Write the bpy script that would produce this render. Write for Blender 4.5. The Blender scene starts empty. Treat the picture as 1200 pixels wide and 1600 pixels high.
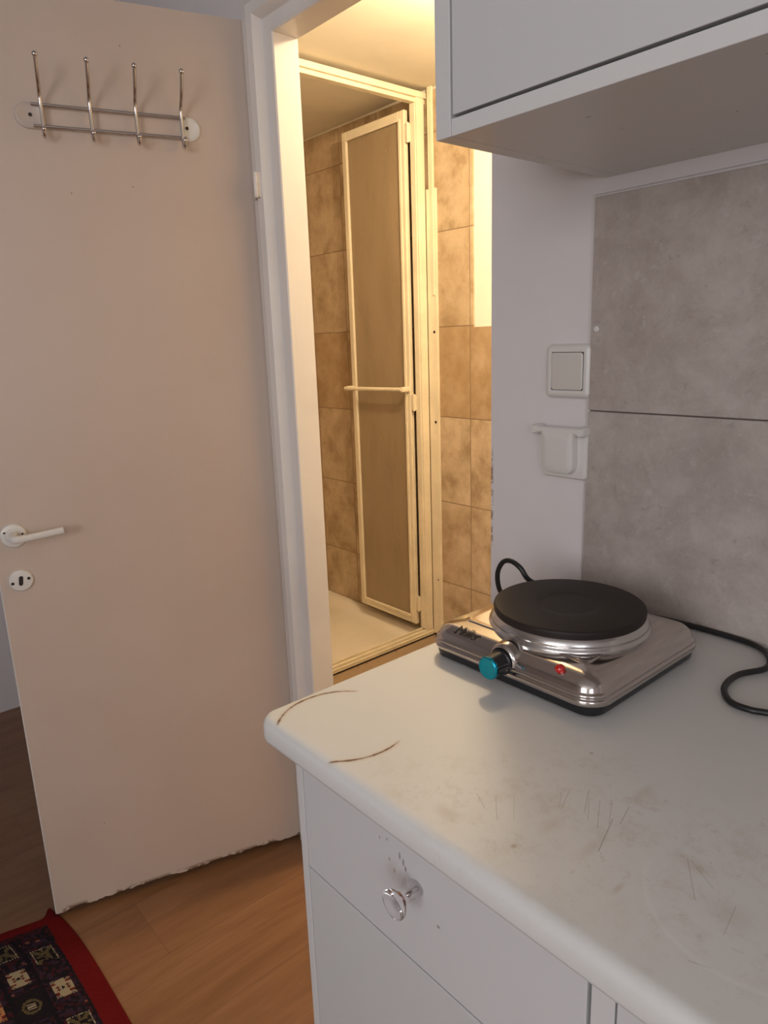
import bpy, bmesh, math, random
from mathutils import Vector, Matrix
random.seed(7)
S = bpy.context.scene
COL = S.collection
pi = math.pi

# ------------------------------------------------------------------ camera
RT = Vector((0.75393552, -0.65607249, -0.03391346))
UP = Vector((0.17966583, 0.15626081, 0.97123774))
FW = Vector((0.63190302, 0.73834372, -0.23568438))
HC = 1.3317
cd = bpy.data.cameras.new('camera')
cd.sensor_fit = 'VERTICAL'; cd.sensor_height = 36.0; cd.sensor_width = 27.0
cd.lens = 1099.89 / 1600 * 36
cd.clip_start = 0.02
cam = bpy.data.objects.new('camera', cd); COL.objects.link(cam)
M = Matrix.Identity(4)
for i in range(3):
    M[i][0] = RT[i]; M[i][1] = UP[i]; M[i][2] = -FW[i]
M[2][3] = HC
cam.matrix_world = M
S.camera = cam

# ------------------------------------------------------------------ world, light, exposure
S.view_settings.view_transform = 'Standard'
S.view_settings.look = 'None'
S.view_settings.gamma = 1.0
S.view_settings.use_curve_mapping = False
S.view_settings.exposure = -0.06
w = bpy.data.worlds.new('world'); S.world = w; w.use_nodes = True
w.node_tree.nodes['Background'].inputs[0].default_value = (0.62, 0.75, 1.0, 1)
w.node_tree.nodes['Background'].inputs[1].default_value = 1.0

def area(name, loc, target, sx, sy, power, col):
    l = bpy.data.lights.new(name, 'AREA'); l.shape = 'RECTANGLE'; l.size = sx; l.size_y = sy
    l.energy = power; l.color = col
    o = bpy.data.objects.new(name, l); COL.objects.link(o)
    o.location = loc
    o.rotation_euler = (Vector(target) - Vector(loc)).to_track_quat('-Z', 'Y').to_euler()
    return o
# daylight through the two windows of the room behind the camera
area('window_daylight', (-2.34, -0.55, 1.65), (0, -0.55, 1.65), 1.2, 1.2, 31, (1.0, 0.98, 0.975))
area('window_daylight_rear', (-1.5, -2.12, 1.65), (-1.5, 0, 1.65), 1.2, 1.2, 11, (1.0, 0.98, 0.975))
# bathroom ceiling lamp
LAMP = (1.45, 1.23, 2.15)
ll = bpy.data.lights.new('bathroom_bulb', 'POINT'); ll.energy = 46; ll.color = (1.0, 0.78, 0.50)
ll.shadow_soft_size = 0.045
lo = bpy.data.objects.new('bathroom_bulb', ll); COL.objects.link(lo); lo.location = LAMP

# ------------------------------------------------------------------ node helpers
class NT:
    def __init__(s, name):
        s.m = bpy.data.materials.new(name); s.m.use_nodes = True
        s.t = s.m.node_tree; s.b = s.t.nodes['Principled BSDF']
        s.co = s.t.nodes.new('ShaderNodeNewGeometry')
    def node(s, ty, **kw):
        n = s.t.nodes.new(ty)
        for k, v in kw.items(): setattr(n, k, v)
        return n
    def put(s, sock, v):
        if isinstance(v, bpy.types.NodeSocket): s.t.links.new(v, sock)
        elif v is not None:
            if isinstance(v, (tuple, list)) and sock.type == 'RGBA' and len(v) == 3: v = (*v, 1)
            sock.default_value = v
    def math(s, op, a, b=None, c=None, clamp=False):
        n = s.node('ShaderNodeMath', operation=op, use_clamp=clamp)
        s.put(n.inputs[0], a)
        if b is not None: s.put(n.inputs[1], b)
        if c is not None: s.put(n.inputs[2], c)
        return n.outputs[0]
    def xyz(s, sc=(1, 1, 1), rot=(0, 0, 0), loc=(0, 0, 0)):
        n = s.node('ShaderNodeMapping')
        s.t.links.new(s.co.outputs['Position'], n.inputs['Vector'])
        n.inputs['Scale'].default_value = sc; n.inputs['Rotation'].default_value = rot
        n.inputs['Location'].default_value = loc
        return n.outputs[0]
    def sep(s):
        if not hasattr(s, '_sep'):
            n = s.node('ShaderNodeSeparateXYZ'); s.t.links.new(s.co.outputs['Position'], n.inputs[0]); s._sep = n
        return s._sep.outputs
    def noise(s, scale, detail=4, rough=.55, vec=None, dist=0):
        n = s.node('ShaderNodeTexNoise')
        n.inputs['Scale'].default_value = scale; n.inputs['Detail'].default_value = detail
        n.inputs['Roughness'].default_value = rough; n.inputs['Distortion'].default_value = dist
        s.t.links.new(vec if vec is not None else s.xyz(), n.inputs['Vector'])
        return n.outputs[0]
    def ramp(s, v, stops):
        n = s.node('ShaderNodeValToRGB'); s.put(n.inputs[0], v)
        e = n.color_ramp.elements
        while len(e) < len(stops): e.new(0.5)
        for k, (p, c) in enumerate(stops):
            e[k].position = p
            e[k].color = (c, c, c, 1) if not isinstance(c, tuple) else (*c, 1)
        return n.outputs[0]
    def mix(s, f, a, b):
        n = s.node('ShaderNodeMix', data_type='RGBA'); s.put(n.inputs[0], f)
        s.put(n.inputs[6], a); s.put(n.inputs[7], b); return n.outputs[2]
    def ss(s, v, a, b):            # smooth step from 0 at a to 1 at b
        n = s.node('ShaderNodeMapRange', interpolation_type='SMOOTHSTEP')
        s.put(n.inputs[0], v); n.inputs[1].default_value = a; n.inputs[2].default_value = b
        return n.outputs[0]
    def bump(s, h, strength=.2, dist=.002):
        n = s.node('ShaderNodeBump'); s.put(n.inputs['Height'], h)
        n.inputs['Strength'].default_value = strength; n.inputs['Distance'].default_value = dist
        s.t.links.new(n.outputs[0], s.b.inputs['Normal'])
    def seg(s, u, v, a, b, wd, soft):   # mask of a thin line from a to b in the (u, v) plane
        dx, dy = b[0] - a[0], b[1] - a[1]; L = math.hypot(dx, dy); dx /= L; dy /= L
        uu = s.math('SUBTRACT', u, a[0]); vv = s.math('SUBTRACT', v, a[1])
        t = s.math('ADD', s.math('MULTIPLY', uu, dx), s.math('MULTIPLY', vv, dy))
        q = s.math('ABSOLUTE', s.math('SUBTRACT', s.math('MULTIPLY', uu, -dy), s.math('MULTIPLY', vv, -dx)))
        al = s.math('SUBTRACT', s.math('ABSOLUTE', s.math('SUBTRACT', t, L / 2)), L / 2)
        d = s.math('MAXIMUM', q, al)
        return s.ss(d, wd + soft, wd)
    def blob(s, u, v, c, rx, ry, soft=1.0):
        a = s.math('DIVIDE', s.math('SUBTRACT', u, c[0]), rx); b = s.math('DIVIDE', s.math('SUBTRACT', v, c[1]), ry)
        d = s.math('SQRT', s.math('ADD', s.math('MULTIPLY', a, a), s.math('MULTIPLY', b, b)))
        return s.ss(d, 1.0 + soft, 1.0 - soft * .99)

def paint(name, col, rough=.5, var=.04, sc=3, bumps=.15, bsc=60, spec=.5, stretch=(1, 1, 1), coat=0):
    n = NT(name)
    f = n.noise(sc, 4, .6)
    c2 = tuple(c * (1 - var * 2) for c in col)
    n.put(n.b.inputs['Base Color'], n.mix(n.ss(f, .35, .65), col, c2))
    n.put(n.b.inputs['Roughness'], rough); n.b.inputs['Specular IOR Level'].default_value = spec
    if bumps: n.bump(n.noise(bsc, 3, .6, n.xyz(stretch)), bumps, .001)
    if coat: n.b.inputs['Coat Weight'].default_value = coat
    return n
def simple(name, col, rough=.4, metal=0, **kw):
    n = NT(name); n.put(n.b.inputs['Base Color'], col); n.put(n.b.inputs['Roughness'], rough); n.put(n.b.inputs['Metallic'], metal)
    for k, v in kw.items(): n.b.inputs[k.replace('_', ' ')].default_value = v
    return n.m

# ------------------------------------------------------------------ materials
n = paint('wall_paint', (.71, .672, .668), .75, .03, 2, .3, 45)
ch = n.math('MULTIPLY', n.math('MULTIPLY', n.math('MULTIPLY', n.ss(n.sep()[1], .767, .7732), n.ss(n.sep()[1], .775, .7742)), n.ss(n.noise(60, 5, .75), .44, .52)), n.math('MULTIPLY', n.ss(n.sep()[2], .97, 1.0), n.ss(n.sep()[2], 1.16, 1.12)))
n.put(n.b.inputs['Base Color'], n.mix(ch, n.b.inputs['Base Color'].links[0].from_socket, (.22, .13, .08))); WALLM = n.m
CEILM = paint('ceiling_paint', (.72, .70, .68), .8, .02, 2, .1, 40).m
n = paint('bathroom_ceiling_paint', (.80, .74, .62), .8, .05, 2.2, .25, 30)
BCEILM = n.m
PLAST = paint('bathroom_plaster', (.86, .80, .68), .7, .02, 4, .25, 50).m
# paint on the door frame: brush marks run down it, dirt near the floor
n = NT('frame_paint')
str_ = n.noise(40, 4, .6, n.xyz((1, 1, .06)))
wear = n.ss(n.noise(55, 5, .7, n.xyz((1, 1, .35))), .66, .74)
low = n.ss(n.sep()[2], 1.25, .3)
c = n.mix(n.ss(n.noise(4, 3), .4, .65), (.80, .76, .72), (.74, .70, .67))
c = n.mix(n.math('MULTIPLY', wear, n.math('MULTIPLY', low, .5)), c, (.36, .25, .18))
n.put(n.b.inputs['Base Color'], c); n.put(n.b.inputs['Roughness'], .42)
n.bump(str_, .35, .0012); FRAMEM = n.m
# the door leaf: satin paint, chipped to brown chipboard along its bottom
DA = math.radians(15.994); HX, HY = .9033, 1.4525
n = NT('door_paint')
f = n.noise(2.2, 4, .6)
c = n.mix(n.ss(f, .35, .7), (.60, .495, .42), (.57, .46, .385))
z = n.sep()[2]
edge = n.math('MULTIPLY', n.ss(z, .030, .016), n.ss(n.noise(17, 5, .7), .47, .52))
c = n.mix(edge, c, (.17, .09, .05))
sm = n.math('MULTIPLY', n.blob(n.sep()[0], z, (.648, 1.865), .014, .03, .9), .16)
c = n.mix(sm, c, (.30, .25, .18))
for (x_, z_) in ((.536, 1.642), (.651, 1.66), (.655, 1.92), (.432, .22)):
    c = n.mix(n.math('MULTIPLY', n.blob(n.sep()[0], z, (x_, z_), .0013, .0013, .5), .8), c, (.12, .08, .06))
n.put(n.b.inputs['Base Color'], c); n.put(n.b.inputs['Roughness'], .36)
n.bump(n.noise(120, 3, .6), .06, .0006); DOORM = n.m
DOOREDGE = paint('door_edge_paint', (.72, .69, .66), .45, .05, 12, .2, 50).m
# laminate floor: boards run along X, .2 wide
n = NT('laminate_floor')
sx, sy, sz = n.sep()
row = n.math('FLOOR', n.math('DIVIDE', n.math('SUBTRACT', sy, 1.3405), .198))
yy = n.math('FRACT', n.math('DIVIDE', n.math('SUBTRACT', sy, 1.3405), .198))
xs = n.math('ADD', n.math('SUBTRACT', sx, .461), n.math('MULTIPLY', row, .47))
xf = n.math('FRACT', n.math('DIVIDE', xs, 1.28)); xi = n.math('FLOOR', n.math('DIVIDE', xs, 1.28))
cmb = n.node('ShaderNodeCombineXYZ'); n.put(cmb.inputs[0], n.math('ADD', sx, n.math('MULTIPLY', xi, 3.7)))
n.put(cmb.inputs[1], n.math('ADD', sy, n.math('MULTIPLY', row, 1.9))); n.put(cmb.inputs[2], row)
mp = n.node('ShaderNodeMapping'); n.t.links.new(cmb.outputs[0], mp.inputs[0]); mp.inputs['Scale'].default_value = (1.3, 9, 1)
g1 = n.noise(1.6, 6, .62, mp.outputs[0], .9)
mp2 = n.node('ShaderNodeMapping'); n.t.links.new(cmb.outputs[0], mp2.inputs[0]); mp2.inputs['Scale'].default_value = (3, 60, 1)
g2 = n.noise(2.2, 4, .6, mp2.outputs[0], .3)
c = n.ramp(g1, [(.30, (.165, .075, .032)), (.5, (.215, .104, .047)), (.72, (.265, .138, .066))])
c = n.mix(n.math('MULTIPLY', n.ss(g2, .52, .72), .35), c, (.15, .062, .024))
gap = n.math('MAXIMUM', n.ss(yy, .006, .001), n.math('MAXIMUM', n.ss(yy, .994, .999), n.ss(xf, .0014, .0004)))
c = n.mix(n.math('MULTIPLY', gap, .55), c, (.07, .03, .015))
n.put(n.b.inputs['Base Color'], c); n.put(n.b.inputs['Roughness'], .33)
n.bump(n.math('SUBTRACT', 0, gap), .2, .0005); FLOORM = n.m
# brown marbled bathroom tiles, .25 x .351
n = NT('bathroom_tile')
sx, sy, sz = n.sep()
ty = n.math('DIVIDE', n.math('SUBTRACT', sy, 1.852), .25); tz = n.math('DIVIDE', n.math('SUBTRACT', sz, .3265), .3505)
fy = n.math('FRACT', ty); fz = n.math('FRACT', tz); iy = n.math('FLOOR', ty); iz = n.math('FLOOR', tz)
wn = n.node('ShaderNodeTexWhiteNoise', noise_dimensions='2D'); cb = n.node('ShaderNodeCombineXYZ')
n.put(cb.inputs[0], iy); n.put(cb.inputs[1], iz); n.t.links.new(cb.outputs[0], wn.inputs[0])
off = n.node('ShaderNodeVectorMath', operation='MULTIPLY_ADD')
n.t.links.new(wn.outputs[1], off.inputs[0]); off.inputs[1].default_value = (9, 9, 9); n.t.links.new(n.xyz(), off.inputs[2])
m1 = n.noise(9, 7, .66, off.outputs[0], .1); m2 = n.noise(2.8, 4, .6, off.outputs[0], .6); m3 = n.noise(110, 3, .7)
c = n.ramp(m1, [(.36, (.36, .255, .15)), (.5, (.50, .38, .245)), (.64, (.62, .49, .335))])
c = n.mix(n.math('MULTIPLY', n.ss(m2, .45, .68), .35), c, (.40, .27, .14))
c = n.mix(n.math('MULTIPLY', n.ss(m3, .6, .72), .25), c, (.72, .58, .40))
band = n.math('MULTIPLY', n.math('GREATER_THAN', iz, 1.5), n.math('LESS_THAN', iz, 2.5))
c = n.mix(n.math('MULTIPLY', band, .38), c, (.34, .19, .07))
c = n.mix(n.math('MULTIPLY', wn.outputs[0], .12), c, (.36, .24, .13))
gr = n.math('MAXIMUM', n.math('MAXIMUM', n.ss(fy, .010, .005), n.ss(fy, .990, .995)),
            n.math('MAXIMUM', n.ss(fz, .008, .004), n.ss(fz, .992, .996)))
c = n.mix(n.math('MULTIPLY', gr, .75), c, (.20, .13, .075))
n.put(n.b.inputs['Base Color'], c); n.put(n.b.inputs['Roughness'], .42)
n.bump(n.math('SUBTRACT', n.math('MULTIPLY', m1, .25), gr), .5, .0012); BTILE = n.m
# grey-brown stone kitchen tile
n = NT('kitchen_stone_tile')
m1 = n.noise(11, 9, .74, None, .3); m2 = n.noise(48, 6, .75); m3 = n.noise(3, 3, .5)
c = n.ramp(m1, [(.34, (.345, .29, .258)), (.5, (.41, .352, .318)), (.64, (.475, .418, .38))])
c = n.mix(n.math('MULTIPLY', n.ss(m2, .55, .68), .55), c, (.50, .455, .42))
c = n.mix(n.math('MULTIPLY', n.ss(m2, .42, .33), .5), c, (.29, .245, .22))
c = n.mix(n.math('MULTIPLY', n.ss(m3, .5, .65), .3), c, (.36, .32, .30))
n.put(n.b.inputs['Base Color'], c); n.put(n.b.inputs['Roughness'], .5)
n.bump(m2, .25, .0008); KTILE = n.m
GROUT = simple('dark_grout', (.13, .10, .085), .9)
# worktop: white laminate with burn rings, knife marks and yellowed wear
n = NT('worktop_laminate')
u, v, _ = n.sep()
base = n.mix(n.ss(n.noise(3.5, 3), .4, .7), (.72, .715, .70), (.685, .685, .665))
def circ_d(cx, cy):
    a = n.math('SUBTRACT', u, cx); b = n.math('SUBTRACT', v, cy)
    return a, b, n.math('SQRT', n.math('ADD', n.math('MULTIPLY', a, a), n.math('MULTIPLY', b, b)))
zone = n.math('MAXIMUM', n.blob(u, v, (.45, .30), .10, .10, .6), n.math('MAXIMUM', n.blob(u, v, (.47, .17), .10, .07, .6), n.blob(u, v, (.40, .40), .05, .06, .8)))
wearm = n.math('MULTIPLY', zone, n.ss(n.noise(30, 8, .8, None, .2), .46, .68))
base = n.mix(n.math('MULTIPLY', wearm, .30), base, (.47, .38, .26))
base = n.mix(n.math('MULTIPLY', n.math('MULTIPLY', zone, n.ss(n.noise(90, 4, .7), .60, .68)), .25), base, (.42, .36, .28))
for (cx, cy, rx, ry, s_) in ((.376, .370, .006, .010, .4), (.428, .262, .012, .004, .35), (.4279, .30, .012, .006, .28), (.468, .200, .006, .012, .3),
                             (.385, .305, .0022, .0018, .8), (.405, .225, .006, .002, .5), (.5408, .3355, .0015, .0015, 1.0), (.440, .16, .010, .012, .25), (.52, .27, .012, .004, .3)):
    base = n.mix(n.math('MULTIPLY', n.blob(u, v, (cx, cy), rx, ry, .95), s_ * .7), base, (.40, .28, .16))
for (a, b, s_) in (((.4286, .2562), (.470, .269), .75), ((.4704, .262), (.4938, .268), .6), ((.4771, .3163), (.452, .3066), .45), ((.4893, .3046), (.4603, .2899), .5),
                   ((.480, .298), (.455, .283), .4), ((.484, .29), (.452, .272), .45), ((.4142, .3702), (.404, .352), .4), ((.423, .3555), (.400, .335), .4),
                   ((.435, .345), (.41, .325), .3), ((.488, .281), (.463, .268), .4), ((.4705, .205), (.435, .182), .45), ((.4705, .2022), (.455, .178), .35),
                   ((.42, .155), (.45, .16), .35), ((.383, .161), (.388, .149), .45), ((.47, .32), (.45, .308), .3)):
    base = n.mix(n.math('MULTIPLY', n.seg(u, v, a, b, .0001, .0006), s_ * .7), base, (.20, .16, .13))
a_, b_, d_ = circ_d(.402, .549)
ang = n.math('ARCTAN2', b_, a_)
wob = n.math('MULTIPLY', n.math('SUBTRACT', n.noise(18, 3), .5), .003)
dd = n.math('ABSOLUTE', n.math('SUBTRACT', n.math('ADD', d_, wob), .0705))
arc1 = n.math('MULTIPLY', n.ss(ang, .62, .75), n.ss(ang, 2.45, 2.32))
arc2 = n.math('MULTIPLY', n.ss(ang, -2.47, -2.36), n.ss(ang, -1.22, -1.45))
arc = n.math('MAXIMUM', arc1, arc2)
wid = n.math('MULTIPLY', n.ss(n.noise(45, 3, .7), .38, .62), .0011)
core = n.ss(n.math('SUBTRACT', dd, wid), .0012, .0)
base = n.mix(n.math('MULTIPLY', n.math('MULTIPLY', arc, n.ss(dd, .006, .0)), .35), base, (.55, .36, .18))
base = n.mix(n.math('MULTIPLY', n.math('MULTIPLY', arc, core), .92), base, (.13, .055, .02))
# a faint scrubbed ring near the right edge of the photo
a_, b_, d_ = circ_d(.462, .150)
dd = n.math('ABSOLUTE', n.math('SUBTRACT', d_, .075))
base = n.mix(n.math('MULTIPLY', n.math('MULTIPLY', n.ss(dd, .003, .0005), n.ss(a_, .0, -.03)), .35), base, (.80, .80, .77))
n.put(n.b.inputs['Base Color'], base)
n.put(n.b.inputs['Roughness'], n.math('ADD', .34, n.math('MULTIPLY', n.noise(30, 4), .16)))
n.bump(n.noise(260, 2, .6), .10, .0004); TOPM = n.m
n = paint('cabinet_white_laminate', (.655, .65, .645), .40, .015, 3, .04, 80)
n.put(n.b.inputs['Base Color'], n.mix(n.math('MULTIPLY', n.ss(n.noise(75, 2, .5), .745, .765), .6), n.b.inputs['Base Color'].links[0].from_socket, (.22, .17, .13))); CABM = n.m
CABD = paint('cabinet_front_laminate', (.60, .60, .60), .38, .015, 3, .04, 80).m
n = NT('drawer_front_laminate')
u, v, z = n.sep(); base = n.mix(n.ss(n.noise(3), .4, .6), (.625, .62, .625), (.61, .61, .61))
for (y, zz, ry, rz) in ((.4405, .848, .0012, .004), (.4355, .8435, .0012, .004), (.4325, .838, .0012, .003), (.470, .852, .0008, .0018), (.475, .868, .0008, .002),
                        (.456, .835, .0009, .0022), (.449, .826, .001, .003), (.459, .856, .0008, .0016), (.389, .802, .002, .0015), (.484, .876, .0008, .0016)):
    base = n.mix(n.math('MULTIPLY', n.blob(v, z, (y, zz), ry, rz, .5), .8), base, (.20, .17, .15))
base = n.mix(n.math('MULTIPLY', n.blob(v, z, (.449, .822), .010, .012, .9), .30), base, (.36, .27, .20))  # the knob's soft shadow, painted into the drawer colour
n.put(n.b.inputs['Base Color'], base); n.put(n.b.inputs['Roughness'], .40); DRAWM = n.m
DARK = simple('dark_gap', (.03, .022, .02), .8)
PLASTIC = simple('white_plastic', (.68, .65, .62), .32)
ROCKER = simple('cream_plastic_rocker', (.62, .58, .53), .30)
DPLAST = simple('handle_white_enamel', (.74, .71, .66), .28)
CHROME = simple('chrome', (.62, .58, .56), .16, 1.0)
STEEL = simple('polished_steel', (.57, .52, .49), .12, 1.0, Anisotropic=.2)
RINGM = simple('brushed_steel_ring', (.62, .60, .59), .22, 1.0)
n = NT('cast_iron'); n.put(n.b.inputs['Base Color'], (.020, .0135, .012)); n.put(n.b.inputs['Roughness'], .50); n.b.inputs['Specular IOR Level'].default_value = .28
n.bump(n.noise(900, 2, .6), .15, .0003); IRON = n.m
BLACKP = simple('black_plastic', (.012, .012, .014), .28)
CORD = simple('black_cord_rubber', (.010, .010, .011), .38)
BLUE = simple('blue_metallic_cap', (.01, .30, .42), .22, .8)
RED = simple('red_lamp_plastic', (.55, .01, .006), .12, 0, Coat_Weight=.8)
INK = simple('black_print', (.02, .015, .015), .5)
SCREW = simple('dark_screw', (.05, .035, .03), .4, .6)
ALUM = paint('shower_cream_enamel', (.84, .74, .55), .38, .05, 9, .12, 50)
wr = ALUM.math('MULTIPLY', ALUM.ss(ALUM.noise(70, 5, .75), .64, .72), .3)
old = ALUM.b.inputs['Base Color'].links[0].from_socket
ALUM.put(ALUM.b.inputs['Base Color'], ALUM.mix(wr, old, (.42, .26, .12))); ALUM = ALUM.m
n = NT('shower_tray_acrylic'); n.put(n.b.inputs['Base Color'], n.mix(n.ss(n.noise(6), .4, .7), (.80, .73, .62), (.76, .68, .56))); n.put(n.b.inputs['Roughness'], .28)
vo = n.node('ShaderNodeTexVoronoi'); vo.inputs['Scale'].default_value = 11; n.t.links.new(n.xyz((1, 1.6, 0)), vo.inputs['Vector']); n.bump(n.ss(vo.outputs[0], .22, .12), .35, .002); TRAYM = n.m
n = NT('curb_plaster')
c = n.mix(n.math('MULTIPLY', n.ss(n.noise(38, 6, .75), .60, .66), .7), (.58, .45, .29), (.26, .15, .07))
n.put(n.b.inputs['Base Color'], c); n.put(n.b.inputs['Roughness'], .8); n.bump(n.noise(60), .5, .002); CURBM = n.m
n = NT('frosted_shower_pane')
c = n.mix(n.ss(n.noise(14, 5, .7, n.xyz((1, 1, .3))), .4, .7), (.50, .38, .235), (.43, .32, .19))
drip = n.math('MULTIPLY', n.ss(n.noise(230, 2, .5, n.xyz((1, 1, .4))), .70, .74), n.ss(n.noise(7, 2), .5, .62))
n.put(n.b.inputs['Base Color'], n.mix(drip, c, (.86, .76, .58)))
n.put(n.b.inputs['Roughness'], .42); n.b.inputs['Transmission Weight'].default_value = .35
n.bump(n.noise(420, 2, .6), .5, .0006); PANE = n.m
GLASS = simple('clear_acrylic', (.99, .98, .99), .02, 0, Transmission_Weight=1.0, IOR=1.30)
CLEARPL = simple('translucent_plate', (.68, .585, .51), .22, 0, Transmission_Weight=.15)
OPAL = NT('opal_lamp_glass'); OPAL.put(OPAL.b.inputs['Base Color'], (1, .92, .78)); OPAL.b.inputs['Emission Color'].default_value = (1, .74, .42, 1)
OPAL.b.inputs['Emission Strength'].default_value = 6; OPAL = OPAL.m

# ------------------------------------------------------------------ mesh helpers
OFF = {}
def tag(o, label=None, cat=None, group=None, kind=None):
    if label: o['label'] = label
    if cat: o['category'] = cat
    if group: o['group'] = group
    if kind: o['kind'] = kind
    return o
def thing(name, loc, label, cat, group=None):
    o = bpy.data.objects.new(name, None); COL.objects.link(o); o.location = loc; o.empty_display_size = .05
    OFF[o.name] = Vector(loc)
    return tag(o, label, cat, group)
def build(name, bm, mat, parent=None, smooth=False, autos=None):
    """links a world-space bmesh as one mesh object"""
    bmesh.ops.recalc_face_normals(bm, faces=bm.faces)
    if parent is not None: base = OFF[parent.name]
    else:
        xs = [v.co for v in bm.verts]
        base = Vector(((min(c.x for c in xs) + max(c.x for c in xs)) / 2, (min(c.y for c in xs) + max(c.y for c in xs)) / 2, min(c.z for c in xs)))
    bmesh.ops.translate(bm, verts=bm.verts, vec=-base)
    me = bpy.data.meshes.new(name); bm.to_mesh(me); bm.free()
    if smooth:
        for p in me.polygons: p.use_smooth = True
        if autos:
            me.set_sharp_from_angle(angle=math.radians(autos))
    for m in (mat if isinstance(mat, (list, tuple)) else [mat]): me.materials.append(m)
    o = bpy.data.objects.new(name, me); COL.objects.link(o)
    if parent is not None: o.parent = parent; OFF[o.name] = base
    else: o.location = base; OFF[o.name] = base
    return o
def struct(name, bm, mat, **k):
    o = build(name, bm, mat, **k); o['kind'] = 'structure'; return o
def box(bm, x0, x1, y0, y1, z0, z1, fn=None, bev=0):
    vs = [bm.verts.new((x, y, z)) for x in (x0, x1) for y in (y0, y1) for z in (z0, z1)]
    fs = [bm.faces.new([vs[i] for i in q]) for q in ((0, 1, 3, 2), (4, 6, 7, 5), (0, 4, 5, 1), (2, 3, 7, 6), (0, 2, 6, 4), (1, 5, 7, 3))]
    if bev:
        es = list({e for f in fs for e in f.edges})
        r = bmesh.ops.bevel(bm, geom=es, offset=bev, segments=2, affect='EDGES', profile=.5)
        vs = list({v for f in r['faces'] for v in f.verts} | {v for v in vs if v.is_valid})
    if fn:
        for v_ in vs: v_.co = Vector(fn(*v_.co))
    return bm
def B(*a, **k): return box(bmesh.new(), *a, **k)
def rr(a0, a1, b0, b1, rad, inset=0, seg=6, minr=.0004):
    """rounded rectangle outline; rad = 4 radii (a0b0, a1b0, a1b1, a0b1)"""
    if not isinstance(rad, (tuple, list)): rad = (rad,) * 4
    out = []
    a0 += inset; a1 -= inset; b0 += inset; b1 -= inset
    for (ca, cb, sa, sb, st, r) in ((a0, b0, 1, 1, pi, rad[0]), (a1, b0, -1, 1, 1.5 * pi, rad[1]), (a1, b1, -1, -1, 0, rad[2]), (a0, b1, 1, -1, .5 * pi, rad[3])):
        r = max(r - inset, minr)
        for k in range(seg + 1):
            t = st + k / seg * pi / 2
            out.append((ca + sa * r + r * math.cos(t), cb + sb * r + r * math.sin(t)))
    return out
def loft(bm, loops, cap0=True, cap1=True):
    rows = [[bm.verts.new(p) for p in L] for L in loops]
    for r0, r1 in zip(rows, rows[1:]):
        for k in range(len(r0)):
            k2 = (k + 1) % len(r0); bm.faces.new((r0[k], r0[k2], r1[k2], r1[k]))
    if cap0: bm.faces.new(rows[0][::-1])
    if cap1: bm.faces.new(rows[-1])
    return bm
def slab(bm, rect, rad, levels, fn, seg=6, cap0=True, minr=.0004):
    """stack of rounded rectangles: levels = [(inset, c)], fn maps (a, b, c) to world"""
    return loft(bm, [[fn(a, b, c) for a, b in rr(*rect, rad, ins, seg, minr)] for ins, c in levels], cap0)
def lathe(bm, prof, org, axis, seg=48, cap0=True, cap1=True):
    ax = Vector(axis).normalized(); t = Vector((0, 0, 1)) if abs(ax.z) < .9 else Vector((1, 0, 0))
    e1 = ax.cross(t).normalized(); e2 = ax.cross(e1); o = Vector(org)
    return loft(bm, [[o + ax * h + (e1 * math.cos(2 * pi * k / seg) + e2 * math.sin(2 * pi * k / seg)) * r for k in range(seg)] for r, h in prof], cap0, cap1)
def spline(pts, n=10):
    P = [Vector(p) for p in pts]; P = [P[0] * 2 - P[1]] + P + [P[-1] * 2 - P[-2]]; out = []
    for i in range(1, len(P) - 2):
        for k in range(n):
            t = k / n; a, b, c, d = P[i - 1:i + 3]
            out.append(.5 * ((2 * b) + (c - a) * t + (2 * a - 5 * b + 4 * c - d) * t * t + (3 * b - a - 3 * c + d) * t ** 3))
    out.append(P[-2]); return out
def tube(bm, pts, r, seg=10, closed_ends=True):
    P = [Vector(p) for p in pts]; loops = []; up = None
    for i, p in enumerate(P):
        t = (P[min(i + 1, len(P) - 1)] - P[max(i - 1, 0)]).normalized()
        if up is None:
            up = t.orthogonal().normalized()
        up = (up - t * up.dot(t)).normalized(); s_ = t.cross(up)
        rr_ = r(i / (len(P) - 1)) if callable(r) else r
        loops.append([p + (up * math.cos(2 * pi * k / seg) + s_ * math.sin(2 * pi * k / seg)) * rr_ for k in range(seg)])
    return loft(bm, loops)
def ball(bm, c, r, sx=1, sy=1, sz=1, u=16, v=10):
    m = Matrix.Translation(c) @ Matrix.Diagonal((sx, sy, sz, 1))
    bmesh.ops.create_uvsphere(bm, u_segments=u, v_segments=v, radius=r, matrix=m); return bm

W = .9047; WT = .063; WB = W + WT; F = 2.043; RX = -2.4; RY0 = -2.2; RY1 = 2.833; CH = 2.45; BC = 2.2335
BY0, BY1 = .30, 3.0
DY0, DY1, DZ = .7737, 1.3545, 1.9495            # doorway

# ------------------------------------------------------------------ setting
struct('floor', B(RX - .1, F + .1, RY0 - .1, BY1 + .1, -.05, 0), FLOORM)
struct('ceiling', B(RX - .1, WB, RY0 - .1, RY1 + .1, CH, CH + .05), CEILM)
struct('ceiling_bathroom', B(WB, F + .06, BY0 - .06, BY1 + .06, BC, BC + .05), BCEILM)
bm = bmesh.new()
box(bm, W, WB, RY0 - .1, DY0, 0, CH); box(bm, W, WB, DY1 + .095, RY1 + .17, 0, CH); box(bm, W, WB, DY0, DY1 + .095, DZ + .07, CH)
struct('wall_right', bm, WALLM)
struct('wall_front', B(RX - .1, W, RY1, RY1 + .06, 0, CH), WALLM)
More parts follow.
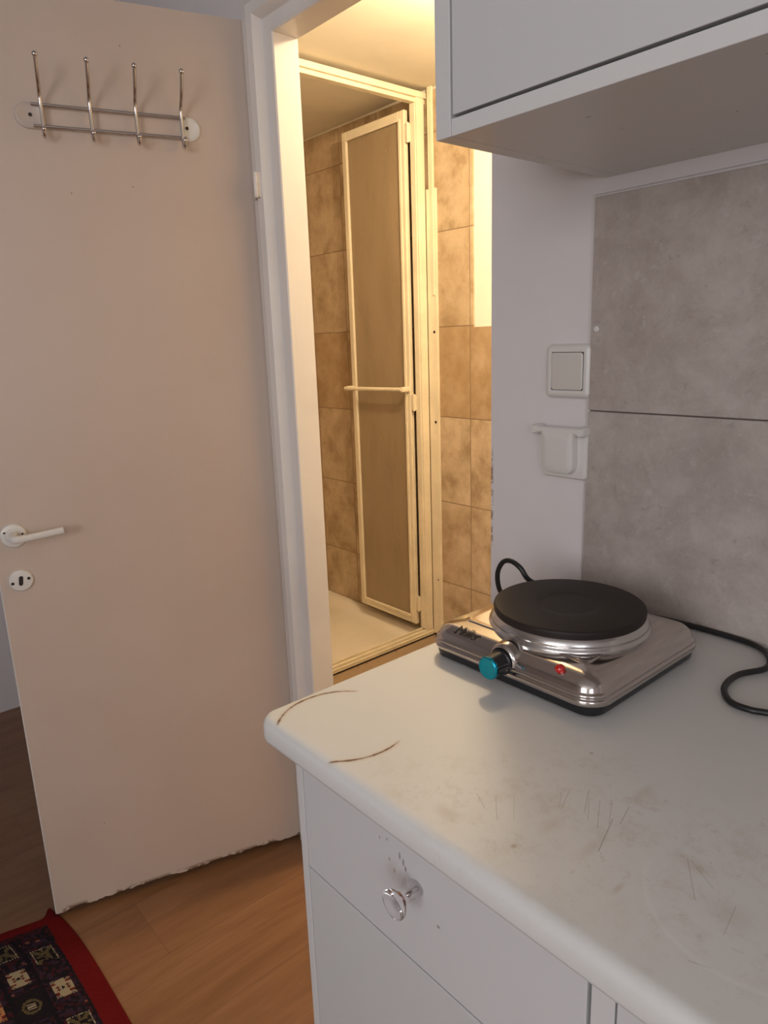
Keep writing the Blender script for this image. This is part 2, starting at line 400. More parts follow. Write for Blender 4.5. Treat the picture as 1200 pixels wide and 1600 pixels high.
# side wall and rear wall of the room with a window opening each
def wall_hole(axis, pos, th, a0, a1, h0, h1, z0, z1):
    bm = bmesh.new()
    for (p, q, r_, s_) in ((a0, h0, 0, CH), (h1, a1, 0, CH), (h0, h1, 0, z0), (h0, h1, z1, CH)):
        if axis == 'x': box(bm, pos, pos + th, p, q, r_, s_)
        else: box(bm, p, q, pos, pos + th, r_, s_)
    return bm
struct('wall_left', wall_hole('x', RX - .1, .1, RY0 - .1, RY1 + .06, -1.2, .1, 1.0, 2.3), WALLM)
struct('wall_rear', wall_hole('y', RY0 - .1, .1, RX, W, -2.15, -.85, 1.0, 2.3), WALLM)
bm = bmesh.new()
for (a, b, c, d) in ((-1.2, -1.14, 1.0, 2.3), (.04, .1, 1.0, 2.3), (-1.2, .1, 1.0, 1.06), (-1.2, .1, 2.24, 2.3), (-.57, -.53, 1.06, 2.24)): box(bm, RX - .08, RX - .03, a, b, c, d)
struct('window_1', bm, PLASTIC)
bm = bmesh.new()
for (a, b, c, d) in ((-2.15, -2.09, 1.0, 2.3), (-.91, -.85, 1.0, 2.3), (-2.15, -.85, 1.0, 1.06), (-2.15, -.85, 2.24, 2.3), (-1.52, -1.48, 1.06, 2.24)): box(bm, a, b, RY0 - .08, RY0 - .03, c, d)
struct('window_2', bm, PLASTIC)
# bathroom
bm = bmesh.new()
box(bm, F + .008, F + .06, BY0 - .06, BY1 + .06, 0, BC)
struct('wall_bathroom_back', bm, PLAST)
bm = bmesh.new()
box(bm, F, F + .008, 1.8365, BY1, 0, 2.222); box(bm, F, F + .008, BY0, 1.8365, 0, 1.372)
struct('wall_bathroom_tiles', bm, BTILE)
struct('wall_bathroom_left', B(WB, F + .008, BY1, BY1 + .06, 0, BC), BTILE)
struct('wall_bathroom_right', B(WB, F + .008, BY0 - .06, BY0, 0, BC), PLAST)

# door frame (trim): rebated profile swept up both sides and over the head
def frame_prof(s_):     # (distance outwards from the opening, X)
    return [(0, WB), (0, W + .003), (.002, W), (.026, W - .001), (.030, W - .003), (.036, W - .018), (.040, W - .022), (.060, W - .023), (.066, W - .018), (.095, W - .010), (.095, WB)]
bm = bmesh.new()
pr = frame_prof(1)
L0 = [(x, DY1 + d, 0) for d, x in pr]; L1 = [(x, DY1 + d, DZ + d) for d, x in pr]
L2 = [(x, DY0 - .02 , DZ + d) for d, x in pr]
rows = [[bm.verts.new(p) for p in L] for L in (L0, L1, L2)]
for r0, r1 in zip(rows, rows[1:]):
    for k in range(len(r0)):
        k2 = (k + 1) % len(r0); bm.faces.new((r0[k], r0[k2], r1[k2], r1[k]))
bm.faces.new(rows[0]); bm.faces.new(rows[-1][::-1])
struct('trim_1', bm, FRAMEM, smooth=True, autos=25)
# kitchen backsplash tiles with a dark joint
TY = .5845
bm = bmesh.new()
box(bm, W - .008, W, -1.2, TY, 1.2245, 1.512, bev=.0012); box(bm, W - .008, W, -1.2, TY, .937, 1.2228, bev=.0012)
struct('trim_2', bm, KTILE)
struct('trim_3', B(W - .005, W, -1.2, TY - .002, 1.2228, 1.2245), GROUT)
bm = bmesh.new()
tube(bm, [(W - .002, TY + .001, .938), (W - .002, TY + .0015, 1.2), (W - .002, TY + .001, 1.513), (W - .002, TY - .3, 1.5135), (W - .002, -1.2, 1.5135)], .004, 6)
struct('trim_4', bm, WALLM, smooth=True)

# ------------------------------------------------------------------ open door
ca, sa = math.cos(DA), math.sin(DA)
def D(u, n_, z):          # u from hinge to free edge, n out of the visible face
    return Vector((HX - u * ca - n_ * sa, HY + u * sa - n_ * ca, z))
DW = .6226
door = thing('door_1', D(DW / 2, -.02, .012), None, None); door['kind'] = 'structure'
del_keys = [k for k in ('label', 'category') if k in door.keys()]
bm = bmesh.new()
N = 90
rng = random.Random(3)
bot = []
zc_ = 0
for k in range(N + 1):
    zc_ = max(0, min(.007, zc_ + rng.uniform(-.003, .003)))
    bot.append(.012 + (zc_ if 2 < k < N - 1 else 0))
top = 1.999
fr = [bm.verts.new(D(DW * k / N, 0, bot[k])) for k in range(N + 1)]
fm = [bm.verts.new(D(DW * k / N, 0, .06)) for k in range(N + 1)]
bk = [bm.verts.new(D(DW * k / N, -.038, .012)) for k in range(N + 1)]
bkm = [bm.verts.new(D(DW * k / N, -.038, .06)) for k in range(N + 1)]
ft = [bm.verts.new(D(DW * k / N, 0, top)) for k in range(N + 1)]
bt = [bm.verts.new(D(DW * k / N, -.038, top)) for k in range(N + 1)]
for k in range(N):
    for A_, B_ in ((fr, fm), (fm, ft), (ft, bt), (bt, bkm), (bkm, bk), (bk, fr)):
        bm.faces.new((A_[k], A_[k + 1], B_[k + 1], B_[k]))
for k in (0, N):
    bm.faces.new((fr[k], fm[k], bkm[k], bk[k])); bm.faces.new((fm[k], ft[k], bt[k], bkm[k]))
leaf = build('door_leaf', bm, DOORM, door)
bm = B(DW + .0002, DW + .0025, -.0365, -.0015, .013, top, fn=D); build('edge_strip', bm, DOOREDGE, leaf)
# hinges
for zz in (1.667, .30):
    bm = bmesh.new()
    lathe(bm, [(.0032, -.026), (.0056, -.023), (.0056, -.001), (.0049, -.0005), (.0049, .0005), (.0056, .001), (.0056, .022), (.0032, .025)], (.8725, 1.4035, zz), (0, 0, 1), 16)
    box(bm, .8725, .8825, 1.4005, 1.4065, zz - .024, zz + .024); tube(bm, [(.8725, 1.4075, zz - .022), (.885, 1.43, zz - .022), (.9, 1.4525, zz - .022)], .003, 6); tube(bm, [(.8725, 1.4075, zz + .02), (.885, 1.43, zz + .02), (.9, 1.4525, zz + .02)], .003, 6)
    h = build('hinge', bm, FRAMEM, door, smooth=True, autos=40)
# lever handle
hu, hz = .583, .9575
bm = bmesh.new()
nv = Vector((-sa, -ca, 0))
lathe(bm, [(.0262, 0), (.0262, .003), (.0245, .0065), (.020, .008), (.0155, .0085), (.015, .0075), (.0, .0075)][:-1] + [(.0005, .0078)], D(hu, 0, hz), nv, 40)
rose = build('handle_rose', bm, DPLAST, door, smooth=True, autos=40)
for (du, dz) in ((.018, .009), (-.0195, .003)):
    bm = bmesh.new(); lathe(bm, [(.0022, .005), (.0022, .0088), (.0008, .0091)], D(hu + du * .9, 0, hz + dz), nv, 12); build('screw', bm, SCREW, rose)
bm = bmesh.new()
pts = [D(hu, .006, hz), D(hu, .025, hz), D(hu - .001, .040, hz), D(hu - .008, .047, hz + .0005), D(hu - .02, .047, hz + .001), D(hu - .06, .046, hz + .0045), D(hu - .098, .044, hz + .008)]
loops = []
P = spline(pts, 6)
for i, p in enumerate(P):
    t = (P[min(i + 1, len(P) - 1)] - P[max(i - 1, 0)]).normalized(); s_ = Vector((0, 0, 1)); q = t.cross(s_).normalized(); s2 = q.cross(t)
    f = i / (len(P) - 1); hh = .0105 - .0035 * min(1, f * 1.4); ww = .0085 - .0035 * f
    loops.append([p + q * (ww * math.copysign(abs(math.cos(a)) ** .6, math.cos(a))) + s2 * (hh * math.copysign(abs(math.sin(a)) ** .6, math.sin(a))) for a in [2 * pi * k / 16 for k in range(16)]])
loft(bm, loops); build('door_handle', bm, DPLAST, door, smooth=True, autos=50)
# keyhole plate
ku, kz = .5825, .8575
bm = bmesh.new(); lathe(bm, [(.0240, 0), (.0240, .003), (.0225, .0058), (.019, .0068), (.0005, .007)], D(ku, 0, kz), nv, 40)
kp = build('keyhole_plate', bm, DPLAST, door, smooth=True, autos=40)
bm = bmesh.new(); slab(bm, (-.0042, .0042, -.0105, .0105), .004, [(0, .0066), (0, .0076)], lambda a, b, c: D(ku + a - b * .12, c, kz + b), 4); build('keyhole', bm, DARK, kp)
for du, dz in ((.0165, -.004), (-.0155, .0035)):
    bm = bmesh.new(); lathe(bm, [(.0033, .0062), (.0033, .0077), (.001, .0079)], D(ku + du, 0, kz + dz), nv, 12); build('screw_hole', bm, DARK, kp)

# ------------------------------------------------------------------ coat rack on the door
rack = thing('coat_rack', D(.29, 0, 1.765), 'chrome wire coat rack with four double hooks screwed on the white door', 'coat rack')
def capsule(u0, u1, flip):
    bm = bmesh.new()
    # half-round plastic plate, rounded on its outer side
    rad = (.003, .0233, .0233, .003) if flip else (.0233, .003, .003, .0233)
    slab(bm, (min(u0, u1), max(u0, u1), 1.7545, 1.8015), rad, [(0, 0), (0, .002), (.0015, .0045), (.004, .0055), (.0055, .0045)], lambda a, b, c: D(a, c, b), 10)
    return bm
for (u0, u1, fl, us, lb) in ((.412, .466, True, .4385, 'frosted clear plastic plate'), (.113, .155, False, .1415, 'cream plastic plate')):
    pl = build('end_plate', capsule(u0, u1, fl), CLEARPL if fl else DPLAST, rack, smooth=True, autos=40); pl['label'] = lb
    bm = bmesh.new(); lathe(bm, [(.0036, .003), (.0034, .0058), (.0012, .0062)], D(us, 0, 1.779), nv, 12)
    build('screw', bm, SCREW, pl)
for zz in (1.797, 1.759):
    bm = bmesh.new()
    tube(bm, [D(.145 + .29 * t / 8, .009, zz) for t in range(9)], .0031, 10); build('rail', bm, CHROME, rack, smooth=True, autos=60)
hook0 = None
for hu_ in (.418, .3295, .2435, .1535):
    if hook0 is None:
        bm = bmesh.new()
        # upper arm leans outwards, lower end curls forward into a short upturned tip
        A = spline([D(hu_, .062, 1.8665), D(hu_, .052, 1.8485), D(hu_, .040, 1.832), D(hu_, .025, 1.8185), D(hu_, .018, 1.808), D(hu_, .0155, 1.79), D(hu_, .0155, 1.76), D(hu_, .0165, 1.744), D(hu_, .021, 1.7375), D(hu_, .028, 1.737), D(hu_, .033, 1.742), D(hu_, .035, 1.748)], 5)
        tube(bm, A, .0034, 10)
        ball(bm, A[0], .0052); ball(bm, A[-1], .0048)
        hook0 = build('hook', bm, CHROME, rack, smooth=True, autos=70); hb = hu_
    else:
        h = hook0.copy(); COL.objects.link(h); h.parent = rack; h.location = (D(hu_, 0, 0) - D(hb, 0, 0))

# ------------------------------------------------------------------ wall switch and covered socket
def WP(a, b, c): return (W - c, a, b)     # a along Y, b up, c out of the wall
sw = thing('light_switch', (W, .618, 1.240), 'white square rocker light switch on the wall beside the grey stone tiles', 'light switch')
bm = bmesh.new(); slab(bm, (.5815, .6595, 1.2405, 1.3185), .009, [(0, 0), (0, .005), (.002, .0085), (.006, .0105), (.010, .0108), (.0115, .0098)], WP)
build('frame_plate', bm, PLASTIC, sw, smooth=True, autos=35)
bm = bmesh.new(); slab(bm, (.5935, .6475, 1.2525, 1.3065), .004, [(0, .008), (0, .0112), (.001, .0118), (.003, .012)], lambda a, b, c: (W - c - (b - 1.2795) * .03, a, b))
build('rocker', bm, ROCKER, sw, smooth=True, autos=35)
bm = bmesh.new(); slab(bm, (.592, .649, 1.2510, 1.308), .005, [(0, .0085), (0, .0100)], WP); build('rocker_gap', bm, DARK, sw)
so = thing('covered_socket', (W, .622, 1.1195), 'white wall socket with a hinged splash lid, directly below the light switch', 'socket')
bm = bmesh.new(); slab(bm, (.5815, .6625, 1.1195, 1.1945), .007, [(0, 0), (0, .007), (.002, .010), (.006, .011)], WP); build('back_plate', bm, PLASTIC, so, smooth=True, autos=35)
bm = bmesh.new()
slab(bm, (.5975, .6545, 1.1275, 1.1925), (.014, .014, .004, .004), [(0, .010), (0, .020), (.0015, .0245), (.006, .0265), (.012, .027)], lambda a, b, c: (W - c + (1.19 - b) * .06, a, b))
lid = build('lid', bm, PLASTIC, so, smooth=True, autos=35)
bm = bmesh.new()
tube(bm, [(W - .019, .668, 1.1925), (W - .019, .583, 1.1925)], .0058, 14); build('hinge_barrel', bm, PLASTIC, so, smooth=True, autos=50)
for y in (.6685, .5865):
    bm = bmesh.new(); slab(bm, (y - .006, y + .006, 1.1855, 1.1995), .004, [(0, .004), (0, .022), (.002, .0255)], WP); build('hinge_lug', bm, PLASTIC, so, smooth=True, autos=40)
bm = bmesh.new(); lathe(bm, [(.0045, 0), (.0045, .002), (.003, .0035), (.0015, .0028)], (W - .008, .574, 1.338), (-1, 0, 0), 16)
tag(build('screw_cap', bm, PLASTIC, smooth=True), 'tiny white round cap at the left edge of the upper grey stone tile', 'screw cap')

# ------------------------------------------------------------------ upper wall cabinet
UX, UY, UZ, UT = .5826, .5750, 1.5352, 2.20
up = thing('wall_cabinet', (.74, .0, UZ), 'white wall-hung cupboard with a flat inset door above the worktop', 'cabinet')
bm = bmesh.new()
box(bm, UX, W, UY - .021, UY, UZ, UT, bev=.0008)
box(bm, UX + .0005, W, -.40, UY - .0215, UZ, UZ + .0165, bev=.0008)
box(bm, UX, W, -.42, -.40, UZ, UT); box(bm, UX, W, -.40, UY - .0215, UT - .016, UT); box(bm, W - .006, W, -.40, UY - .0215, UZ + .0165, UT - .016)
build('carcass', bm, CABM, up)
build('door_panel', B(UX, UX + .018, -.397, UY - .0240, UZ + .0195, UT - .018, bev=.0008), CABD, up)
build('door_gap', B(UX + .012, UX + .016, -.3995, UY - .0216, UZ + .0168, UT - .0165), DARK, up)

# ------------------------------------------------------------------ worktop and base cabinets
ZT = .9369; TH = .028; CX, CY = .3434, .632
bm = bmesh.new()
slab(bm, (CX, W - .0005, -1.2, CY), (.004, .004, .004, .022), [(.004, ZT - TH), (.001, ZT - TH + .0015), (0, ZT - TH + .005), (0, ZT - .011), (.0012, ZT - .006), (.0045, ZT - .0018), (.010, ZT)], lambda a, b, c: (a, b, c), 8)
wt = tag(build('worktop', bm, TOPM, smooth=True, autos=50), 'white laminate kitchen worktop with brown burn arcs and knife scratches', 'worktop')
FX = .3816; ZB = ZT - TH
def base_unit(y0, y1, label, knob_y, over):
    t = thing('base_cabinet', ((FX + W) / 2, (y0 + y1) / 2, 0), label, 'cabinet', None)
    bm = bmesh.new()
    box(bm, FX + (.0185 if over else 0), W - .01, y1 - .012, y1, .0, ZB, bev=.0008)
    box(bm, FX + .018, W - .01, y0, y0 + .016, .0, ZB)
    box(bm, FX + .018, W - .01, y0 + .016, y1 - .012, .10, .116); box(bm, W - .018, W - .01, y0 + .016, y1 - .012, .116, ZB)
    box(bm, FX + .05, FX + .066, y0 + .016, y1 - .012, 0, .10)
    build('carcass', bm, CABM, t)
    build('shadow_gap', B(FX + .0185, FX + .022, y0 + .0165, y1 - .0125, .117, ZB - .002), DARK, t)
    yr = y1 - (.0005 if over else .0135)
    dr = build('drawer', B(FX, FX + .018, y0 + .0015, yr, .7362, ZB - .001, bev=.0009), DRAWM, t)
    build('cabinet_door', B(FX, FX + .018, y0 + .0015, yr, .102, .7342, bev=.0009), CABD, t)
    bm = bmesh.new(); kx, kz_ = FX, .827
    lathe(bm, [(.0078, 0), (.0082, .001), (.0080, .003), (.0062, .012), (.0060, .018), (.0085, .0225), (.0138, .027), (.0148, .0295), (.0142, .0315), (.0120, .0322), (.006, .0305), (.0006, .030)], (kx, knob_y, kz_), (-1, 0, 0), 40, cap0=False)
    kn = build('knob', bm, GLASS, dr, smooth=True, autos=60); kn['label'] = 'clear acrylic knob'
    bm = bmesh.new(); lathe(bm, [(.0018, .001), (.0018, .014), (.0006, .0155)], (kx, knob_y, kz_), (-1, 0, 0), 12); build('knob_screw', bm, CHROME, dr, smooth=True, autos=50)
    return t
base_unit(.2310, .6170, 'white base cupboard at the worktop end with a drawer and clear acrylic knob', .4165, 0)
base_unit(-.25, .2085, 'white base cupboard at the right, beyond the narrow filler strip', -.02, 1)
tag(build('filler_strip', B(FX + .001, FX + .018, .2100, .2295, .0, ZB - .0005, bev=.0006), CABM), 'narrow upright white filler strip between the two base cupboards', 'filler strip')

# ------------------------------------------------------------------ electric hot plate
hx0, hx1, hy0, hy1 = .5840, .8240, .3590, .6080
hp = thing('hot_plate', ((hx0 + hx1) / 2, (hy0 + hy1) / 2, ZT), 'small steel electric hot plate with one black cooking disc and blue knob', 'hot plate')
def HP(a, b, c): return (a, b, ZT + c)
bm = bmesh.new()
slab(bm, (hx0, hx1, hy0, hy1), .026, [(.010, .001), (.006, .003), (.0045, .010), (.004, .018)], HP, 8)
build('plastic_base', bm, BLACKP, hp, smooth=True, autos=35)
bm = bmesh.new()
slab(bm, (hx0, hx1, hy0, hy1), .030, [(.002, .0140), (.0004, .0150), (.0, .0165), (.0, .0205), (.0008, .0215), (.0020, .0219), (.0024, .0229), (.0016, .0239), (.0014, .0262), (.0024, .0274), (.0042, .0280), (.0048, .0292), (.0056, .0325), (.0080, .0368), (.0125, .0407), (.0185, .0436), (.0260, .0458), (.0325, .0470), (.0340, .0474), (.0350, .0484), (.0375, .0490), (.042, .0491)], HP, 10, minr=.010)
body = build('steel_housing', bm, STEEL, hp, smooth=True, autos=50)
cxd, cyd = .703, .476
bm = bmesh.new()
lathe(bm, [(.0972, .0420), (.0975, .0492), (.0970, .0508), (.0952, .0525), (.0946, .0540), (.0952, .0552), (.0949, .0566), (.0938, .0590), (.0922, .0618), (.0908, .0628), (.0898, .0615), (.0860, .0560)], (cxd, cyd, ZT), (0, 0, 1), 96)
build('trim_ring', bm, RINGM, hp, smooth=True, autos=60)
bm = bmesh.new()
lathe(bm, [(.0870, .0600), (.0900, .0615), (.0914, .0640), (.0918, .0695), (.0912, .0714), (.0900, .0722), (.0860, .0724), (.0420, .0722), (.0380, .0716), (.0340, .0708), (.0300, .0706), (.0005, .0706)], (cxd, cyd, ZT), (0, 0, 1), 96)
build('cooking_disc', bm, IRON, hp, smooth=True, autos=30)
ky, kz_ = .4850, .0300
bm = bmesh.new()     # pressed bulge behind the knob
lathe(bm, [(.0215, -.030), (.0210, -.012), (.0198, -.002), (.0175, .0015), (.0160, .002), (.0150, .0010)], (hx0 + .004, ky, ZT + kz_ + .001), (-1, 0, 0), 40)
build('knob_bulge', bm, STEEL, hp, smooth=True, autos=60)
bm = bmesh.new()
lathe(bm, [(.0150, 0), (.0152, .003), (.0135, .0045), (.0130, .012), (.0128, .024)], (hx0 + .003, ky, ZT + kz_), (-1, 0, 0), 40)
box(bm, hx0 - .020, hx0 - .002, ky - .0150, ky - .012, ZT + kz_ - .002, ZT + kz_ + .002)
kb = build('dial_knob', bm, BLACKP, hp, smooth=True, autos=40)
bm = bmesh.new()
lathe(bm, [(.0131, .0220), (.0134, .0235), (.0134, .0252), (.0120, .0264), (.0110, .0262), (.0005, .0262)], (hx0 + .003, ky, ZT + kz_), (-1, 0, 0), 40)
cp = build('knob_cap', bm, BLUE, kb, smooth=True, autos=30); cp['label'] = 'shiny turquoise blue cap'
bm = bmesh.new(); ball(bm, (hx0 + .0125, .4125, ZT + .0430), .0058, 1, 1, .9); build('indicator_lamp', bm, RED, hp, smooth=True)
# oval stamp on the top, front right corner
bm = bmesh.new()
cxo, cyo = .6275, .4010
pts = [(cxo + .0072 * math.cos(t) * .78 + .0072 * math.sin(t) * .55, cyo - .0072 * math.cos(t) * .62 + .0072 * math.sin(t) * .55, ZT + .0494) for t in [2 * pi * k / 40 for k in range(40)]]
loops = []
for r_ in (1.0, .94):
    loops.append([(cxo + (p[0] - cxo) * r_, cyo + (p[1] - cyo) * r_, p[2]) for p in pts])
loft(bm, loops, False, False); build('oval_stamp', bm, INK, hp)
# lettering pressed on the front slope
def lettering(txt, org, ax, ay, size, mat, parent, name, shear=.35):
    cu = bpy.data.curves.new(name, 'FONT'); cu.body = txt; cu.size = size; cu.shear = shear; cu.offset = 0; cu.extrude = .00012; cu.resolution_u = 3; cu.space_character = .92
    o = bpy.data.objects.new(name, cu); COL.objects.link(o)
    dg = bpy.context.evaluated_depsgraph_get(); me = bpy.data.meshes.new_from_object(o.evaluated_get(dg))
    bpy.data.objects.remove(o)
    bm = bmesh.new(); bm.from_mesh(me)
    return bm
bm = lettering('Müller', None, None, None, .0125, INK, hp, 'lettering')
# slab serifs under the upright strokes
xs = [v.co.x for v in bm.verts]; xw = max(xs)
sh = .35
for x_ in (.0004, .0019, .0086):
    box(bm, x_ - .0006, x_ + .0010, -.0001, .0005, -.00015, .00015)
ex = Vector((0, -1, 0)); ey = Vector((.0095, 0, .0050)).normalized(); ez = ex.cross(ey)
o_ = Vector((hx0 + .0095, .5690, ZT + .0392))
sc = .0400 / xw
for v_ in bm.verts: v_.co = o_ + ex * (v_.co.x * sc) + ey * (v_.co.y * sc * 1.2) + ez * (v_.co.z + .0006)
build('lettering', bm, INK, hp)
for (a, b) in ((hx0 + .03, hy0 + .03), (hx0 + .03, hy1 - .03), (hx1 - .03, hy0 + .03), (hx1 - .03, hy1 - .03)):
    bm = bmesh.new(); lathe(bm, [(.008, 0), (.008, .003)], (a, b, ZT), (0, 0, 1), 16); build('foot', bm, BLACKP, hp)
r_ = .0036; zc0 = ZT + r_ + .0012
bm = bmesh.new()
tube(bm, spline([(.815, .530, ZT + .020), (.832, .545, ZT + .026), (.815, .565, ZT + .040), (.775, .575, ZT + .054), (.755, .579, ZT + .066), (.750, .588, ZT + .0810), (.750, .605, ZT + .0875), (.750, .620, ZT + .082), (.751, .630, ZT + .062), (.757, .630, ZT + .035), (.775, .624, ZT + .014), (.810, .618, zc0), (.850, .600, zc0), (.872, .55, zc0), (.884, .48, zc0), (.891, .42, zc0), (.893, .375, zc0), (.888, .327, zc0), (.868, .3005, zc0), (.832, .2885, zc0), (.792, .304, zc0), (.752, .302, zc0), (.7245, .284, zc0), (.7215, .262, zc0), (.7295, .242, zc0), (.750, .18, zc0), (.79, .05, zc0), (.83, -.2, zc0)], 8), r_, 12)
build('power_cord', bm, CORD, hp, smooth=True)

# ------------------------------------------------------------------ shower
SY = 2.0812
tray = thing('shower_tray', ((WB + F) / 2, 2.54, 0), 'cream shower tray on the floor of the tiled cubicle', 'shower tray')
bm = bmesh.new()
slab(bm, (WB + .001, F - .001, SY + .022, BY1 - .001), .03, [(0, 0), (0, .068), (.003, .075), (.030, .076), (.042, .072), (.062, .045), (.085, .036), (.14, .034)], lambda a, b, c: (a, b, c), 8)
build('basin', bm, TRAYM, tray, smooth=True, autos=60)
struct('rail_gap_shade', B(WB, F - .002, SY - .0235, SY - .0222, .070, .0765), DARK)  # dark strip standing in for the shaded gap under the bottom rail
struct('trim_5', B(WB, F - .001, SY - .022, SY + .0215, 0, .078, bev=.002), CURBM)
enc = thing('shower_enclosure', ((WB + F) / 2, SY, .08), 'cream framed shower enclosure with its frosted door folded back on the tiles', 'shower enclosure')
bm = bmesh.new()   # bottom rail with grooves
box(bm, WB + .001, F - .002, SY - .018, SY + .016, .080, .088, bev=.001); box(bm, WB + .001, F - .002, SY - .014, SY - .006, .088, .1005, bev=.001)
box(bm, WB + .001, F - .002, SY - .002, SY + .004, .088, .0965, bev=.001); box(bm, WB + .001, F - .002, SY + .008, SY + .016, .088, .1045, bev=.001)
build('bottom_rail', bm, ALUM, enc)
bm = bmesh.new()
box(bm, WB + .001, F - .002, SY - .018, SY + .012, 2.1985, 2.219, bev=.0015); box(bm, WB + .001, F - .002, SY - .010, SY + .018, 2.182, 2.197, bev=.0015); box(bm, WB + .001, F - .002, SY - .004, SY + .012, 2.1965, 2.1990)
build('top_rail', bm, ALUM, enc)
for (x0, x1) in ((1.992, 2.030), (WB + .001, WB + .035)):
    bm = bmesh.new()
    box(bm, x0, x1, SY - .016, SY + .010, .1005, 2.1985, bev=.002); box(bm, x0 - .004 if x0 > 1.5 else x0, x1 if x0 > 1.5 else x1 + .004, SY - .008, SY + .018, .105, 2.181, bev=.001)
    build('post', bm, ALUM, enc)
bm = bmesh.new()
box(bm, 2.031, F - .0005, 2.0285, 2.050, 1.885, 2.2325, bev=.001); box(bm, 2.031, F - .0005, 2.0145, 2.064, .079, 1.885, bev=.001)
box(bm, 2.026, 2.031, 2.022, 2.034, 1.5, 2.22, bev=.0008)
bt_ = build('wall_batten', bm, ALUM, enc)
for zz in (1.86, 1.72, 1.36, 1.005, .33):
    bm = bmesh.new(); lathe(bm, [(.0062 if zz not in (1.86, .33) else .0035, -.001), (.0052 if zz not in (1.86, .33) else .003, .0015), (.001, .002)], (2.031, 2.030, zz), (-1, 0, 0), 12)
    build('bolt', bm, SCREW, bt_)
# swung-back door panel, parallel with the back wall
px_, py0, py1, pz0, pz1 = 1.974, 2.116, 2.494, .118, 2.166
sd = None
bm = bmesh.new()
ST = .030
for (a, b, c, d) in ((py0, py0 + ST, pz0, pz1), (py1 - ST, py1, pz0, pz1), (py0 + ST, py1 - ST, pz0, pz0 + ST + .006), (py0 + ST, py1 - ST, pz1 - ST - .004, pz1)):
    box(bm, px_, px_ + .020, a, b, c, d, bev=.003)
for (a, b, c, d) in ((py0 + ST - .011, py0 + ST + .001, pz0 + .030, pz1 - .028), (py1 - ST - .001, py1 - ST + .011, pz0 + .030, pz1 - .028), (py0 + ST, py1 - ST, pz0 + .026, pz0 + .038), (py0 + ST, py1 - ST, pz1 - .036, pz1 - .024)):
    box(bm, px_ - .004, px_ + .004, a, b, c, d, bev=.0015)
sd = build('shower_door', bm, ALUM, enc)
build('frosted_pane', B(px_ + .007, px_ + .011, py0 + ST - .005, py1 - ST + .005, pz0 + ST, pz1 - ST), PANE, sd)
bm = bmesh.new()
tube(bm, [(px_ - .034, 2.500, 1.134), (px_ - .034, 2.130, 1.139)], .0085, 14)
for y, z_ in ((2.484, 1.135), (2.128, 1.139)):
    box(bm, px_ - .040, px_ + .001, y - .009, y + .009, z_ - .010, z_ + .010, bev=.003)
build('towel_bar', bm, ALUM, sd, smooth=True, autos=40)
for zz in (2.085, 1.085, .215):
    bm = B(px_ + .002, px_ + .018, py0 - .018, py0 - .002, zz - .032, zz + .032, bev=.002)
    box(bm, px_ + .004, px_ + .024, py0 - .019, py0 - .014, zz - .03, zz + .03)
    lathe(bm, [(.005, -.034), (.005, .034)], (px_ + .006, py0 - .014, zz), (0, 0, 1), 12)
    build('hinge', bm, ALUM, sd, smooth=True, autos=40)

# ------------------------------------------------------------------ bathroom lamp (out of frame, lights the bathroom)
lamp = thing('ceiling_lamp', (LAMP[0], LAMP[1], BC), 'round opal glass ceiling lamp in the bathroom beyond the doorway', 'ceiling lamp')
bm = bmesh.new(); lathe(bm, [(.05, 0), (.05, .018), (.045, .022)], (LAMP[0], LAMP[1], BC), (0, 0, -1), 32); build('lamp_base', bm, PLASTIC, lamp, smooth=True, autos=40)

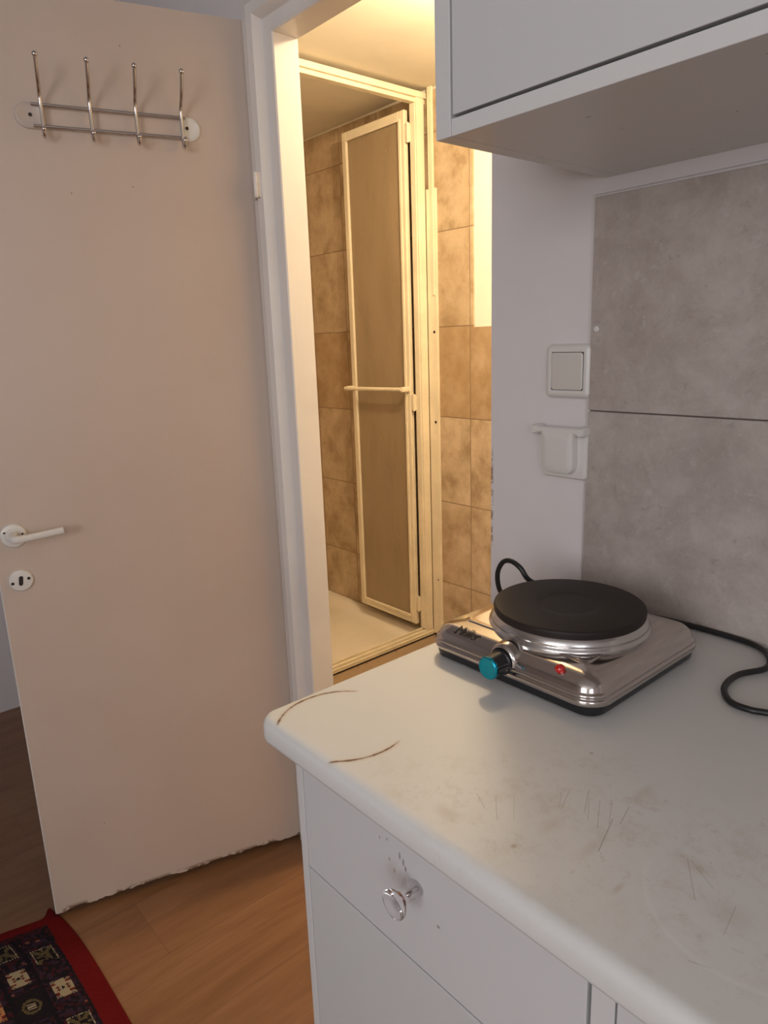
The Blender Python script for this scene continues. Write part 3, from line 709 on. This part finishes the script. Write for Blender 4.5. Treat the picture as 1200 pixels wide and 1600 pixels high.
# ------------------------------------------------------------------ rug
R0 = Vector((.287, 1.712)); d1 = Vector((.095, -.9955)).normalized(); d2 = Vector((-d1.y * -1, 0)); d2 = Vector((-.9955, -.095)).normalized()
def rugcol(s, t):     # s away from the right edge, t away from the far edge
    red = (.115, .006, .006); nav = (.012, .009, .012); mar = (.045, .010, .013); crm = (.30, .25, .165); org = (.36, .17, .08); olv = (.09, .07, .035)
    if s < .026 + .018 * min(1, t / .12) or t < .030: return red
    h = (math.sin(s * 913.1 + t * 271.7) * 43758.5453) % 1
    h2 = (math.sin(round(s * 160) * 12.9898 + round(t * 160) * 78.233) * 43758.5453) % 1
    c = nav
    if s < .047 or t < .042: return mar if h2 > .45 else nav
    # columns of motifs
    col = int((s - .045) // .064); ds = (s - .045) % .064 - .031
    tt = t - (.080 if col % 2 else .130); per = .115 if col % 2 == 0 else .092
    row = math.floor((tt + per / 2) / per); dt = tt - row * per
    if abs(abs((s - .045) % .064 - .031) - .031) < .003: return (.010, .008, .012)
    kind = row % 2 if col % 2 == 0 else (0, 1, 2, 1)[row % 4]
    a, b = abs(ds), abs(dt)
    if kind == 0:
        if max(a / .021, b / .026) < 1:
            if max(a / .0185, b / .0235) > 1: return crm if int((ds + dt) * 500) % 3 else nav
            if abs(a / .018 - b / .022) < .30 and h2 > .15 or (a < .003 or b < .003) and h2 > .5: return olv
            return nav
    else:
        base_c = crm if (row + col) % 3 else org
        if kind == 2:
            if abs(math.hypot(a / .019, b / .022) - .8) < .14: return olv
            if b < .012 and a < .009 and int(dt * 500) % 3 == 0: return crm
            return nav
        if max(a / .019, b / .026) < 1:
            if a / .017 + b / .022 < .25: return nav
            if abs(a - .009) + abs(b - .004) < .004: return (.10, .02, .015)
            if (a + b * .9) > .030 and int((a - b) * 400) % 2 == 0: return mar
            if abs(b - .015) < .003 and a > .009: return (.12, .02, .015)
            return base_c
    if h2 > .80: return mar
    if h2 > .775 and abs(b - per / 2) < .012: return (.20, .07, .04)
    if h2 < .30: return (.028, .016, .03)
    return c
nu, nv_ = 230, 300; LU, LV = .62, .80
bm = bmesh.new()
cl = bm.loops.layers.float_color.new('pattern')
grid = []
for i in range(nu + 1):
    rw = []
    for j in range(nv_ + 1):
        s_, t_ = LU * i / nu, LV * j / nv_
        yt = 1.643 + .30 * max(0, s_ - .02) / (1 + 1.2 * s_) + .022 * math.exp(-(s_ / .012) ** 2)
        q = Vector((.3310 - .033 * math.exp(-t_ / .085) - s_, yt - t_))
        e = math.exp(-(s_ * s_ + t_ * t_) / .022 ** 2)
        z_ = .004 + .0045 * e + .0006 * math.sin(i * .9) * math.sin(j * .9)
        if i in (0, nu) or j in (0, nv_): z_ -= .0015
        rw.append(bm.verts.new((q.x, q.y, z_)))
    grid.append(rw)
for i in range(nu):
    for j in range(nv_):
        f = bm.faces.new((grid[i][j], grid[i][j + 1], grid[i + 1][j + 1], grid[i + 1][j]))
        c = rugcol(LU * (i + .5) / nu, LV * (j + .5) / nv_)
        for lp in f.loops: lp[cl] = (*c, 1)
ext = bmesh.ops.extrude_edge_only(bm, edges=[e for e in bm.edges if e.is_boundary])
for v_ in [g for g in ext['geom'] if isinstance(g, bmesh.types.BMVert)]: v_.co.z = 0.0003
for f in bm.faces:
    for lp in f.loops:
        if lp[cl][3] == 0 or tuple(lp[cl])[:3] == (0, 0, 0): lp[cl] = (.16, .009, .009, 1)
n = NT('rug_wool'); at = n.node('ShaderNodeVertexColor', layer_name='pattern')
n.put(n.b.inputs['Base Color'], at.outputs[0]); n.put(n.b.inputs['Roughness'], .95); n.b.inputs['Specular IOR Level'].default_value = .1
n.bump(n.noise(700, 3, .7), .8, .0015)
rug = tag(build('patterned_rug', bm, n.m, smooth=True), 'dark patterned wool rug with a plain red border lying by the open door', 'rug')
